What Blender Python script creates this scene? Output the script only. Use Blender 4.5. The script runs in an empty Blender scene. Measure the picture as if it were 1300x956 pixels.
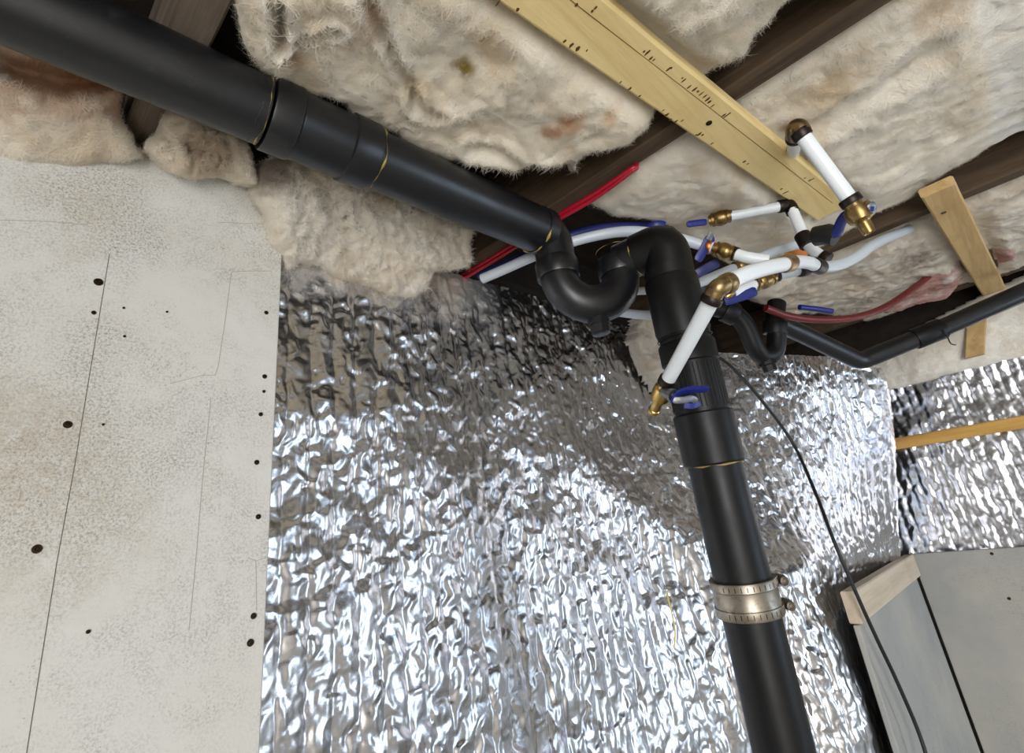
import bpy, math, random
import numpy as np
from mathutils import Matrix, Vector

# ------------------------------------------------------------------ camera
F, CX, CY = 660.0, 650.0, 433.0            # focal length and principal point in photo pixels (1300x956)
ZC = 1.38                                  # eye height above the floor
_up = np.array([-220., -1703., F]); _up /= np.linalg.norm(_up)
_a = np.array([-85 - CX, 784 - CY, F]); _a -= _up * _a.dot(_up); _a /= np.linalg.norm(_a)
_b = np.cross(_a, _up)
if _b[0] < 0: _b = -_b
RC = np.array([_b, _a, _up])               # photo frame -> world (x along back wall, y along joists, z up)
EYE = np.array([0., 0., ZC])

scene = bpy.context.scene
C = scene.collection
cam = bpy.data.cameras.new('camera'); camo = bpy.data.objects.new('camera', cam); C.objects.link(camo)
M = np.eye(4); M[:3, 0] = RC[:, 0]; M[:3, 1] = -RC[:, 1]; M[:3, 2] = -RC[:, 2]; M[:3, 3] = EYE
camo.matrix_world = Matrix(M.tolist())
cam.sensor_width = 36; cam.sensor_fit = 'HORIZONTAL'; cam.lens = F / 1300 * 36
cam.shift_y = -(478 - CY) / 1300
cam.clip_start = 0.02
scene.camera = camo

# ------------------------------------------------------------------ light
scene.view_settings.view_transform = 'Standard'; scene.view_settings.look = 'None'
scene.view_settings.exposure = 0.40; scene.view_settings.gamma = 1.0
scene.view_settings.use_curve_mapping = False
world = bpy.data.worlds.new('daylight'); scene.world = world; world.use_nodes = True
bg = world.node_tree.nodes['Background']; bg.inputs[0].default_value = (0.62, 0.78, 1.0, 1); bg.inputs[1].default_value = 1.2

def area_light(name, loc, rot, sx, sy, watt, col):
    l = bpy.data.lights.new(name, 'AREA'); l.shape = 'RECTANGLE'; l.size = sx; l.size_y = sy
    l.energy = watt; l.color = col
    o = bpy.data.objects.new(name, l); C.objects.link(o); o.location = loc; o.rotation_euler = rot
    return o
# daylight in the window behind the camera; the left opening is an added fill
WIN = dict(x0=1.5, x1=2.4, z0=0.10, z1=1.66, y=-2.3)
area_light('window_daylight', ((WIN['x0'] + WIN['x1']) / 2, WIN['y'] - 0.16, (WIN['z0'] + WIN['z1']) / 2), (math.pi / 2, 0, 0),
             WIN['x1'] - WIN['x0'], WIN['z1'] - WIN['z0'], 21, (0.68, 0.83, 1.0))
FILL_OPENING = dict(y0=-2.1, y1=-.9, z0=0.0, z1=1.9, x=-1.6)
area_light('left_fill_light', (FILL_OPENING['x'] - 0.16, (FILL_OPENING['y0'] + FILL_OPENING['y1']) / 2, 0.95), (0, -math.pi / 2, 0), 1.9, 1.2, 80, (1.0, 0.985, 0.965))  # unseen fill light added to brighten the board and ceiling

# ------------------------------------------------------------------ pixel helpers
def ray(u, v): return RC @ np.array([u - CX, v - CY, F]) / F
def dep(u, v, d): return ray(u, v) * d + EYE                     # photo pixel at a given distance along the view axis
def atz(u, v, z): r = ray(u, v); return r * z / r[2] + EYE       # ... on a level plane (z above the eye)
def aty(u, v, y): r = ray(u, v); return r * y / r[1] + EYE
def atx(u, v, x): r = ray(u, v); return r * x / r[0] + EYE
def on_plane(u, v, p, n): r = ray(u, v); return r * (np.dot(p - EYE, n) / np.dot(r, n)) + EYE
def px(x, y, z): q = RC.T @ np.array([x, y, z]); return (CX + F * q[0] / q[2], CY + F * q[1] / q[2])
def Z(x, y, z): return np.array([x, y, z + ZC])                  # z given relative to the eye

# ------------------------------------------------------------------ noise
_rng = np.random.RandomState(7)
_perm = np.concatenate([_rng.permutation(256)] * 3)
_g = _rng.normal(size=(256, 3)); _g /= np.linalg.norm(_g, axis=1)[:, None]
def perlin(x, y, z=0.0):
    x, y, z = np.broadcast_arrays(np.asarray(x, float), np.asarray(y, float), np.asarray(z, float))
    xi, yi, zi = np.floor(x).astype(int), np.floor(y).astype(int), np.floor(z).astype(int)
    xf, yf, zf = x - xi, y - yi, z - zi
    fade = lambda t: t * t * t * (t * (t * 6 - 15) + 10)
    u, v, w = fade(xf), fade(yf), fade(zf)
    def gr(i, j, k):
        h = _perm[_perm[_perm[(xi + i) & 255] + ((yi + j) & 255)] + ((zi + k) & 255)]
        g = _g[h]
        return g[..., 0] * (xf - i) + g[..., 1] * (yf - j) + g[..., 2] * (zf - k)
    l = lambda a, b, t: a + (b - a) * t
    return l(l(l(gr(0, 0, 0), gr(1, 0, 0), u), l(gr(0, 1, 0), gr(1, 1, 0), u), v),
             l(l(gr(0, 0, 1), gr(1, 0, 1), u), l(gr(0, 1, 1), gr(1, 1, 1), u), v), w)
def fbm(x, y, z=0.0, o=4, ridged=False):
    s = 0.; a = 1.; f = 1.
    for i in range(o):
        n = perlin(x * f + 17.3 * i, y * f - 9.1 * i, z * f + 3.7 * i)
        s = s + a * (1 - 2 * np.abs(n) * 1.6 if ridged else n); a *= .5; f *= 2.03
    return s

def crumple(x, y, seed=0, smooth=0.):
    """flat facets meeting in sharp creases: random heights joined linearly on a triangular lattice"""
    k = (x + y) * .366025; i, j = np.floor(x + k).astype(int), np.floor(y + k).astype(int)
    fx, fy = x + k - i, y + k - j
    def hs(a, b): return _perm[_perm[(a + int(seed * 13)) & 255] + ((b + int(seed * 7)) & 255)] / 255.
    h00, h11 = hs(i, j), hs(i + 1, j + 1); up = fx > fy
    h1 = np.where(up, hs(i + 1, j), hs(i, j + 1)); big_, sm_ = np.where(up, fx, fy), np.where(up, fy, fx)
    return h00 * (1 - big_) + h1 * (big_ - sm_) + h11 * sm_

# ------------------------------------------------------------------ materials
def lin(c):
    return tuple((v / 12.92 if v <= .04045 else ((v + .055) / 1.055) ** 2.4) for v in [q / 255 for q in c]) + (1,)
class Mat:
    def __init__(s, name, rgb=(128, 128, 128), rough=.6, metal=0., spec=.5):
        s.m = bpy.data.materials.new(name); s.m.use_nodes = True
        s.t = s.m.node_tree; s.b = s.t.nodes['Principled BSDF']
        s.b.inputs['Base Color'].default_value = lin(rgb); s.b.inputs['Roughness'].default_value = rough
        s.b.inputs['Metallic'].default_value = metal; s.b.inputs['Specular IOR Level'].default_value = spec
        s.co = s.t.nodes.new('ShaderNodeTexCoord'); s.geo = s.t.nodes.new('ShaderNodeNewGeometry')
        s.col = None
    def n(s, typ, **kw):
        o = s.t.nodes.new(typ)
        for k, v in kw.items(): setattr(o, k, v)
        return o
    def l(s, a, b): s.t.links.new(a, b)
    def noise(s, scale, detail=4, rough=.6, stretch=None, pos=False, dist=0.):
        src = s.geo.outputs['Position'] if pos else s.co.outputs['Object']
        if stretch:
            mp = s.n('ShaderNodeMapping'); mp.inputs['Scale'].default_value = stretch; s.l(src, mp.inputs['Vector']); src = mp.outputs[0]
        t = s.n('ShaderNodeTexNoise'); t.inputs['Scale'].default_value = scale; t.inputs['Detail'].default_value = detail
        t.inputs['Roughness'].default_value = rough; t.inputs['Distortion'].default_value = dist
        s.l(src, t.inputs['Vector']); return t.outputs['Fac']
    def ramp(s, fac, a, b):
        r = s.n('ShaderNodeMapRange'); r.inputs[1].default_value = a; r.inputs[2].default_value = b; r.clamp = True
        s.l(fac, r.inputs[0]); return r.outputs[0]
    def math(s, op, a, b):
        o = s.n('ShaderNodeMath', operation=op)
        for i, q in enumerate((a, b)):
            if isinstance(q, (int, float)): o.inputs[i].default_value = q
            else: s.l(q, o.inputs[i])
        return o.outputs[0]
    def spot(s, p, r, wob=.5, scale=25.):
        """mask: 1 inside a ragged spot of radius r around world point p"""
        d = s.n('ShaderNodeVectorMath', operation='DISTANCE'); s.l(s.geo.outputs['Position'], d.inputs[0]); d.inputs[1].default_value = tuple(float(q) for q in p)
        nz = s.noise(scale, 5, .65, pos=True)
        q = s.math('ADD', s.math('DIVIDE', d.outputs['Value'], r), s.math('MULTIPLY', s.math('SUBTRACT', nz, .5), wob * 4))
        return s.ramp(q, 1.15, .35)
    def over(s, fac, rgb, amount=1.0):
        """lay colour rgb over what is there, where fac"""
        mx = s.n('ShaderNodeMix', data_type='RGBA')
        if amount != 1.0: fac = s.math('MULTIPLY', fac, amount)
        s.l(fac, mx.inputs[0])
        if s.col is None: mx.inputs[6].default_value = s.b.inputs['Base Color'].default_value
        else: s.l(s.col, mx.inputs[6])
        mx.inputs[7].default_value = lin(rgb)
        s.col = mx.outputs[2]; s.l(s.col, s.b.inputs['Base Color']); return s
    def bump(s, h, strength, dist=.002):
        bm = s.n('ShaderNodeBump'); bm.inputs['Strength'].default_value = strength; bm.inputs['Distance'].default_value = dist
        s.l(h, bm.inputs['Height'])
        if getattr(s, 'bn', None): s.l(s.bn, bm.inputs['Normal'])
        s.bn = bm.outputs[0]; s.l(s.bn, s.b.inputs['Normal']); return s
    def rough(s, fac, a, b):
        r = s.n('ShaderNodeMapRange'); r.inputs[3].default_value = a; r.inputs[4].default_value = b; s.l(fac, r.inputs[0]); s.l(r.outputs[0], s.b.inputs['Roughness']); return s

def wool(name, base=(232, 222, 204), tint=(200, 168, 128), spots=()):
    m = Mat(name, base, .95, spec=.1)
    m.over(m.ramp(m.noise(5, 7, .66, pos=True, dist=1.2), .50, .74), tint, .7)
    m.over(m.ramp(m.noise(9, 6, .66, pos=True, dist=.8), .50, .72), (252, 248, 240), .8)
    m.over(m.ramp(m.noise(150, 3, .7, pos=True), .70, .80), (120, 96, 72), .35)
    for p, r, rgb, am in spots: m.over(m.spot(p, r), rgb, am)
    m.bump(m.noise(45, 8, .78, pos=True, dist=1.8), .8, .010)
    m.bump(m.noise(420, 4, .7, pos=True, stretch=(1, .35, 1), dist=2.0), .6, .0015)
    return m.m
def fibre(mat):
    """single glass fibres let light through"""
    m = mat.copy(); m.name = mat.name + '_fibre'; t = m.node_tree; b = t.nodes['Principled BSDF']; out = t.nodes['Material Output']
    tr = t.nodes.new('ShaderNodeBsdfTranslucent'); mx = t.nodes.new('ShaderNodeMixShader'); mx.inputs[0].default_value = .5
    src = b.inputs['Base Color'].links[0].from_socket; t.links.new(src, tr.inputs[0])
    for l in list(b.inputs['Normal'].links): t.links.remove(l)
    t.links.new(b.outputs[0], mx.inputs[1]); t.links.new(tr.outputs[0], mx.inputs[2]); t.links.new(mx.outputs[0], out.inputs[0]); return m
def timber(name, base, dark, light, axis=1, sc=1.0, spec=.25):
    st = [22, 22, 22]; st[axis] = 1.2
    m = Mat(name, base, .8, spec=spec)
    m.over(m.ramp(m.noise(1.6 * sc, 6, .7, stretch=tuple(st)), .42, .68), dark, .8)
    m.over(m.ramp(m.noise(4 * sc, 4, .6, stretch=tuple(st)), .58, .75), light, .5)
    m.over(m.ramp(m.noise(6, 4, .6), .55, .75), dark, .45)
    m.bump(m.noise(3 * sc, 6, .7, stretch=tuple(st)), .6, .002)
    return m.m
def plastic(name, rgb, rough=.35, dust=None, spec=.5):
    m = Mat(name, rgb, rough, spec=spec)
    if dust:
        m.over(m.ramp(m.noise(35, 6, .75), .60, .85), dust, .3)
        m.over(m.ramp(m.noise(300, 3, .6), .72, .78), dust, .6)
    m.rough(m.noise(18, 5, .7), rough - .12, rough + .2)
    return m.m
def metal(name, rgb, rough, grime=None):
    m = Mat(name, rgb, rough, 1.0)
    if grime: m.over(m.ramp(m.noise(60, 5, .7), .5, .7), grime, .7)
    m.bump(m.noise(160, 3, .6), .12, .001)
    return m.m

MT = {}
MT['abs'] = plastic('black_abs', (18, 19, 22), .32, (84, 84, 88))
MT['abs_old'] = plastic('black_abs_dusty', (9, 9, 10), .42, (56, 53, 49), .3)
MT['glue'] = plastic('pipe_cement', (148, 126, 62), .3)
MT['pex'] = plastic('white_pex', (222, 228, 232), .32, (196, 192, 182))
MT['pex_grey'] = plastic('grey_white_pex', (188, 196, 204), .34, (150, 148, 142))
MT['pex_red'] = plastic('red_pex', (160, 16, 40), .35)
MT['pex_darkred'] = plastic('dark_red_pex', (96, 18, 18), .4)
MT['pex_blue'] = plastic('blue_pex_shaded', (26, 34, 92), .4)  # blue pipe with its shadow put into a darker colour
MT['blue'] = plastic('blue_vinyl', (17, 30, 112), .35)
MT['brass'] = metal('brass', (150, 126, 80), .36, (84, 68, 44))
MT['brass_new'] = metal('bright_brass', (206, 174, 104), .28, (150, 118, 66))
MT['bronze'] = metal('dull_bronze', (150, 128, 92), .38, (84, 66, 44))
MT['crimp'] = metal('dark_crimp', (58, 52, 50), .45)
MT['copper'] = metal('copper', (196, 116, 62), .4)
MT['steel'] = metal('stainless', (150, 142, 130), .40, (84, 70, 54))
MT['zinc'] = metal('zinc', (140, 142, 146), .45, (96, 92, 86))
MT['screw'] = metal('dark_screw', (48, 42, 38), .5, (96, 70, 44))
MT['cable'] = plastic('black_cable', (16, 15, 15), .5)
MT['pencil'] = Mat('pencil_line', (170, 167, 158), .9, spec=.1).m
MT['crack'] = Mat('hairline_crack', (112, 106, 94), .9, spec=.1).m
MT['straw'] = Mat('straw', (206, 190, 118), .7, spec=.2).m
MT['ink'] = Mat('dark_bark_mark', (88, 68, 38), .9, spec=.1).m
MT['tape'] = Mat('orange_tape', (196, 112, 40), .6).m
MT['joist'] = timber('old_joist_wood', (84, 68, 52), (42, 32, 24), (120, 102, 82), 1)
MT['joist_grey'] = timber('grey_joist_wood', (112, 100, 88), (66, 56, 48), (168, 158, 146), 1)
MT['strap'] = timber('yellow_strapping', (224, 200, 144), (204, 174, 114), (238, 220, 172), 0, .8)
MT['strap_short'] = timber('tan_strapping', (196, 166, 116), (160, 128, 84), (214, 190, 146), 0, .8)
MT['nailer'] = timber('nailer_wood', (206, 164, 92), (160, 116, 56), (226, 194, 130), 1, .8)
MT['ledge'] = timber('ledge_wood', (206, 192, 172), (180, 162, 140), (220, 210, 196), 0, .8)
MT['subfloor'] = timber('dark_subfloor', (44, 36, 29), (24, 19, 15), (60, 50, 40), 0)
MT['concrete'] = Mat('basement_wall', (172, 166, 156), .9, spec=.2).m
MT['slab'] = Mat('concrete_floor', (196, 190, 180), .85, spec=.3).m
MT['frame'] = plastic('window_frame_white', (220, 220, 216), .4)
def panel_material(name, base, mould=1.0, spots=()):
    m = Mat(name, base, .72, spec=.25)
    big = m.noise(3.2, 6, .65, pos=True, dist=.4)
    fine = m.noise(340, 5, .85, pos=True)
    zone = m.math('MULTIPLY', m.ramp(big, .38, .62), m.ramp(m.noise(38, 5, .7, pos=True, dist=.5), .30, .62))
    for p, rr, rgb, am in spots: zone = m.math('MAXIMUM', zone, m.math('MULTIPLY', m.spot(p, rr * 2.2, .9, 9), am * 1.6)); 
    mask = m.math('MULTIPLY', zone, m.ramp(fine, .46, .62))
    m.over(m.ramp(m.noise(2.1, 4, .6, pos=True), .5, .75), (200, 192, 176), .5)
    m.over(mask, (84, 78, 68), .90 * mould)
    m.over(m.math('MULTIPLY', m.ramp(m.noise(7, 6, .7, pos=True), .55, .68), m.ramp(m.noise(420, 3, .7, pos=True), .56, .64)), (84, 76, 66), .55 * mould)
    m.over(m.ramp(m.noise(500, 2, .5, pos=True), .76, .79), (50, 44, 38), .8 * mould)
    for p, rr, rgb, am in spots: m.over(m.math('MULTIPLY', m.spot(p, rr * 1.6, .9, 7), m.ramp(m.noise(60, 6, .8, pos=True), .35, .75)), rgb, am)
    m.bump(fine, .06, .001)
    return m.m
MT['panel'] = panel_material('white_painted_board', (212, 210, 204), 1.0,
    [(aty(75, 600, .765), .09, (176, 158, 130), .45), (aty(120, 260, .765), .05, (176, 156, 118), .5), (aty(60, 560, .765), .05, (146, 128, 104), .35)])
MT['panel_shade'] = panel_material('white_board_shade', (158, 158, 155), .5)  # white board; the corner's weaker light is put into a greyer colour
def foil_material():
    m = Mat('reflective_foil', (208, 209, 214), .2, 1.0)
    nz = m.noise(45, 5, .7, pos=True)
    m.rough(nz, .14, .32)
    # dust of torn wool settled along the top of the sheet
    sep = m.n('ShaderNodeSeparateXYZ'); m.l(m.geo.outputs['Position'], sep.inputs[0])
    q = m.math('ADD', m.math('SUBTRACT', sep.outputs['Z'], ZC + .44), m.math('MULTIPLY', m.math('SUBTRACT', m.noise(14, 6, .7, pos=True), .5), .35))
    near = m.ramp(sep.outputs['X'], .85, .60)
    dust = m.math('MULTIPLY', m.ramp(q, 0.0, .10), near)
    m.over(dust, (206, 192, 168), .8)
    inv = m.math('SUBTRACT', 1.0, m.math('MULTIPLY', dust, .75)); m.l(inv, m.b.inputs['Metallic'])
    m.bump(m.noise(260, 3, .6, pos=True, dist=2.5), .10, .002)
    return m.m
MT['foil'] = foil_material()
MT['foil_back'] = MT['foil']

# ------------------------------------------------------------------ object helpers
def mesh(name, v, f, mat, parent=None, smooth=True, sharp=None):
    v = np.asarray(v, float); c = (v.min(0) + v.max(0)) / 2
    me = bpy.data.meshes.new(name); me.from_pydata((v - c).tolist(), [], f if isinstance(f, list) else f.tolist())
    if smooth: me.polygons.foreach_set('use_smooth', [True] * len(me.polygons))
    me.update()
    if sharp is not None and smooth: me.set_sharp_from_angle(angle=math.radians(sharp))
    me.materials.append(mat)
    o = bpy.data.objects.new(name, me); C.objects.link(o); o.location = c
    if parent is not None:
        o.parent = parent
        base = parent
        off = Vector(parent['_base']) if '_base' in parent else parent.location
        o.matrix_parent_inverse = Matrix.Translation(-Vector(off))
    o['_base'] = [float(q) for q in c]
    return o
def thing(name, label, cat, base, group=None):
    o = bpy.data.objects.new(name, None); C.objects.link(o); o.location = tuple(float(q) for q in base)
    o.empty_display_size = .05
    o['_base'] = [float(q) for q in base]
    o['label'] = label; o['category'] = cat
    if group: o['group'] = group
    return o
def tag(o, label, cat, group=None, kind=None):
    o['label'] = label; o['category'] = cat
    if group: o['group'] = group
    if kind: o['kind'] = kind
    return o
def structure(o): o['kind'] = 'structure'; return o

def unit(v): v = np.asarray(v, float); return v / np.linalg.norm(v)
def frame_of(d):
    d = unit(d); h = np.array([0, 0, 1.]) if abs(d[2]) < .9 else np.array([1., 0, 0])
    x = unit(np.cross(h, d)); return x, np.cross(d, x), d
def sweep(pts, rad, n=20, cap=True):
    """round tube through pts, radius per point"""
    pts = np.asarray(pts, float); k = len(pts); rad = np.broadcast_to(rad, k)
    tan = np.gradient(pts, axis=0); tan /= np.linalg.norm(tan, axis=1)[:, None]
    x, y, _ = frame_of(tan[0]); V = []; ang = np.linspace(0, 2 * math.pi, n, endpoint=False)
    for i in range(k):
        x = unit(x - tan[i] * x.dot(tan[i])); y = np.cross(tan[i], x)
        V.append(pts[i] + rad[i] * (np.cos(ang)[:, None] * x + np.sin(ang)[:, None] * y))
    V = np.concatenate(V); Fs = []
    for i in range(k - 1):
        for j in range(n):
            a, b = i * n + j, i * n + (j + 1) % n; Fs.append((a, b, b + n, a + n))
    if cap: Fs += [tuple(range(n - 1, -1, -1)), tuple(range((k - 1) * n, k * n))]
    return V, Fs
def spline(pts, per=10):
    """Catmull-Rom through the points"""
    p = np.asarray(pts, float); p = np.concatenate([[2 * p[0] - p[1]], p, [2 * p[-1] - p[-2]]]); out = []
    for i in range(1, len(p) - 2):
        for t in np.linspace(0, 1, per, endpoint=False):
            a, b, c, d = p[i - 1:i + 3]
            out.append(.5 * (2 * b + (c - a) * t + (2 * a - 5 * b + 4 * c - d) * t * t + (3 * b - a - 3 * c + d) * t ** 3))
    out.append(p[-2]); return np.array(out)
def fillet(pts, r, per=8):
    p = [np.asarray(q, float) for q in pts]; out = [p[0]]
    for i in range(1, len(p) - 1):
        a, b, c = p[i - 1], p[i], p[i + 1]; u, w = unit(a - b), unit(c - b)
        h = math.acos(max(-1, min(1, u.dot(w)))) / 2; d = min(r / math.tan(h), .49 * np.linalg.norm(a - b), .49 * np.linalg.norm(c - b))
        s, e = b + u * d, b + w * d
        for t in np.linspace(0, 1, per): out.append((1 - t) ** 2 * s + 2 * t * (1 - t) * b + t * t * e)
    out.append(p[-1]); return np.array(out)
def tube(name, pts, rad, mat, parent=None, n=20):
    V, Fs = sweep(pts, rad, n); return mesh(name, V, Fs, mat, parent, True, 50)
def lathe(name, p0, p1, prof, mat, parent=None, n=28):
    """turned piece on the axis p0->p1; prof = [(distance along axis in m or fraction when axis given, radius)]"""
    p0, p1 = np.asarray(p0, float), np.asarray(p1, float); x, y, d = frame_of(p1 - p0); L = np.linalg.norm(p1 - p0)
    ang = np.linspace(0, 2 * math.pi, n, endpoint=False); ring = np.cos(ang)[:, None] * x + np.sin(ang)[:, None] * y
    V = np.concatenate([p0 + d * L * t + ring * r for t, r in prof]); k = len(prof); Fs = []
    for i in range(k - 1):
        for j in range(n):
            a, b = i * n + j, i * n + (j + 1) % n; Fs.append((a, b, b + n, a + n))
    Fs += [tuple(range(n - 1, -1, -1)), tuple(range((k - 1) * n, k * n))]
    return mesh(name, V, Fs, mat, parent, True, 35)
def box_v(x0, x1, y0, y1, z0, z1, c=.0):
    """box with chamfered edges"""
    lo, hi = np.array([x0, y0, z0]), np.array([x1, y1, z1])
    if c <= 0:
        V = np.array([[x, y, z] for x in (x0, x1) for y in (y0, y1) for z in (z0, z1)])
        return V, [(0, 1, 3, 2), (4, 6, 7, 5), (0, 4, 5, 1), (2, 3, 7, 6), (0, 2, 6, 4), (1, 5, 7, 3)]
    V = []; idx = {}
    for i, sx in enumerate((0, 1)):
        for j, sy in enumerate((0, 1)):
            for k, sz in enumerate((0, 1)):
                base = np.array([(lo, hi)[sx][0], (lo, hi)[sy][1], (lo, hi)[sz][2]]); sg = np.array([1 - 2 * sx, 1 - 2 * sy, 1 - 2 * sz]) * c
                for ax in range(3):
                    q = base.copy()
                    for o in range(3):
                        if o != ax: q[o] += sg[o]
                    idx[(i, j, k, ax)] = len(V); V.append(q)
    Fs = []
    for ax in range(3):
        o = [q for q in range(3) if q != ax]
        for s in (0, 1):
            loop = []
            for (a, b) in ((0, 0), (1, 0), (1, 1), (0, 1)):
                key = [0, 0, 0]; key[ax] = s; key[o[0]] = a; key[o[1]] = b; loop.append(idx[tuple(key) + (ax,)])
            Fs.append(tuple(loop) if (s == 1) ^ (ax == 1) else tuple(loop[::-1]))
    for ax in range(3):
        o = [q for q in range(3) if q != ax]
        for a in (0, 1):
            for b in (0, 1):
                k0 = [0, 0, 0]; k0[o[0]] = a; k0[o[1]] = b; k1 = list(k0); k1[ax] = 1; k0, k1 = tuple(k0), tuple(k1)
                Fs.append((idx[k0 + (o[0],)], idx[k1 + (o[0],)], idx[k1 + (o[1],)], idx[k0 + (o[1],)]))
    for key in [(i, j, k) for i in (0, 1) for j in (0, 1) for k in (0, 1)]: Fs.append(tuple(idx[key + (ax,)] for ax in range(3)))
    return np.array(V), Fs
def fix_normals(o):
    import bmesh
    bm = bmesh.new(); bm.from_mesh(o.data); bmesh.ops.recalc_face_normals(bm, faces=bm.faces); bm.to_mesh(o.data); bm.free(); return o
def box(name, x0, x1, y0, y1, z0, z1, mat, parent=None, c=.002):
    V, Fs = box_v(x0, x1, y0, y1, z0, z1, c); return fix_normals(mesh(name, V, Fs, mat, parent, False))
def plank(name, p0, p1, width, thick, mat, parent=None, c=.003, wobble=.0, side=None, seg=24):
    """a sawn board: underside centre line p0->p1, width across, thickness upward; slightly uneven"""
    p0, p1 = np.asarray(p0, float), np.asarray(p1, float); d = unit(p1 - p0)
    s = unit(np.cross(d, [0, 0, 1.]) if side is None else side); u = np.cross(s, d)
    if u[2] < 0: u = -u
    L = np.linalg.norm(p1 - p0); w = width / 2
    prof = [(-w + c, 0), (w - c, 0), (w, c), (w, thick - c), (w - c, thick), (-w + c, thick), (-w, thick - c), (-w, c)]
    V = []; Fs = []
    for i in range(seg + 1):
        t = i / seg
        for (a, b) in prof:
            nz = wobble * float(perlin(t * L * 9 + 3.1, np.sign(a) * 5.5, b * 3)) if wobble else 0
            V.append(p0 + d * L * t + s * (a + nz) + u * (b + nz * .5))
    for i in range(seg):
        for j in range(8): a, b = i * 8 + j, i * 8 + (j + 1) % 8; Fs.append((a, b, b + 8, a + 8))
    Fs += [tuple(range(7, -1, -1)), tuple(range(seg * 8, seg * 8 + 8))]
    return fix_normals(mesh(name, V, Fs, mat, parent, True, 30))

def wool_pad(name, poly_px, p, n, thick, mat, res=.005, edge=.05, lump=.018, freq=11., seed=0., keepout=None, parent=None, folds=(), rag=.012, ridge=.35, sag=0., tear=1.):
    """fibrous pad whose visible outline is poly_px, lying on the plane (p, n); n points to the room"""
    p = np.asarray(p, float); n = unit(n)
    e1 = unit(np.cross([0, 1., 0.03], n)) if abs(n[1]) < .9 else unit(np.cross([1., 0, 0], n)); e2 = np.cross(n, e1)
    poly = np.array([[np.dot(on_plane(u, v, p, n) - p, e1), np.dot(on_plane(u, v, p, n) - p, e2)] for u, v in poly_px])
    lo, hi = poly.min(0) - .03, poly.max(0) + .03
    nx, ny = int((hi[0] - lo[0]) / res) + 2, int((hi[1] - lo[1]) / res) + 2
    gx, gy = np.meshgrid(lo[0] + np.arange(nx) * res, lo[1] + np.arange(ny) * res, indexing='ij')
    # signed distance to the outline
    a = poly; b = np.roll(poly, -1, 0); dist = np.full(gx.shape, 9.); inside = np.zeros(gx.shape, bool)
    for (ax, ay), (bx, by) in zip(a, b):
        dx, dy = bx - ax, by - ay; t = np.clip(((gx - ax) * dx + (gy - ay) * dy) / (dx * dx + dy * dy + 1e-12), 0, 1)
        dist = np.minimum(dist, np.hypot(gx - ax - t * dx, gy - ay - t * dy))
        cr = ((ay > gy) != (by > gy)) & (gx < (bx - ax) * (gy - ay) / (by - ay + 1e-12) + ax); inside ^= cr
    sd = np.where(inside, dist, -dist)
    sd = sd + rag * fbm(gx * 22 + seed, gy * 22, seed, 4)
    k = np.clip(sd / edge, 0, 1); h = -thick * (1 - np.sqrt(np.clip(1 - (1 - k) ** 2, 0, 1)))       # rounded edge rising away from the room
    warp = .035 * fbm(gx * 6 + 40 + seed, gy * 6, seed, 3); wx, wy = gx + warp, gy - warp
    hh = lump * 1.7 * fbm(wx * freq * .45, wy * freq * .45, seed + 1, 2) \
        + lump * ridge * (fbm(wx * freq * .8, wy * freq * .8, seed + 5, 2, True) - .6) \
        + lump * .34 * fbm(wx * freq * 3.5 + 2.5 * perlin(wx * 20, wy * 20, seed), wy * freq * 2.2, seed + 9, 4) \
        + lump * .22 * tear * (fbm(wx * freq * 4 + 1.5 * perlin(wx * 25, wy * 25, seed + 4), wy * freq * 2.2, seed + 3, 3, True) - .8) \
        + lump * .10 * fbm(wx * freq * 16, wy * freq * 10, seed + 2, 3) \
        + sag * np.clip(sd / .22, 0, 1) ** 1.5
    h = h + hh * (.45 + .55 * k)
    for (u0, v0, u1, v1, wd, dp) in folds:                                                         # creases / rolls given along a line
        q0, q1 = [np.array([np.dot(on_plane(u, v, p, n) - p, e1), np.dot(on_plane(u, v, p, n) - p, e2)]) for u, v in ((u0, v0), (u1, v1))]
        dx, dy = q1 - q0; t = np.clip(((wx - q0[0]) * dx + (wy - q0[1]) * dy) / (dx * dx + dy * dy), 0, 1)
        dd = np.hypot(wx - q0[0] - t * dx, wy - q0[1] - t * dy); h = h - dp * np.exp(-(dd / wd) ** 2) + dp * .5 * np.exp(-((dd - 2 * wd) / wd) ** 2)
    P = p + gx[..., None] * e1 + gy[..., None] * e2 + h[..., None] * n
    if keepout is not None: P = keepout(P)
    ok = sd > 0
    vid = -np.ones(gx.shape, int)
    cell = ok[:-1, :-1] & ok[1:, :-1] & ok[1:, 1:] & ok[:-1, 1:]
    used = np.zeros(gx.shape, bool)
    for di in (0, 1):
        for dj in (0, 1): used[di:nx - 1 + di, dj:ny - 1 + dj] |= cell
    vid[used] = np.arange(used.sum()); V = P[used]
    I, J = np.nonzero(cell); quads = np.stack([vid[I, J], vid[I + 1, J], vid[I + 1, J + 1], vid[I, J + 1]], 1)
    # skirt: the cut edge goes back into the cavity
    from collections import Counter
    ed = np.concatenate([quads[:, [0, 1]], quads[:, [1, 2]], quads[:, [2, 3]], quads[:, [3, 0]]])
    key = np.sort(ed, 1); uq, inv, cnt = np.unique(key, axis=0, return_inverse=True, return_counts=True)
    be = ed[cnt[inv.ravel()] == 1]; bv = np.unique(be); m = {int(o): i + len(V) for i, o in enumerate(bv)}
    back = V[bv] - n * (thick * .9 + .02); V = np.concatenate([V, back])
    fs = quads.tolist() + [(int(y), int(x), m[int(x)], m[int(y)]) for x, y in be]
    o = mesh(name, V, fs, mat, parent, True)
    return o
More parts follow.
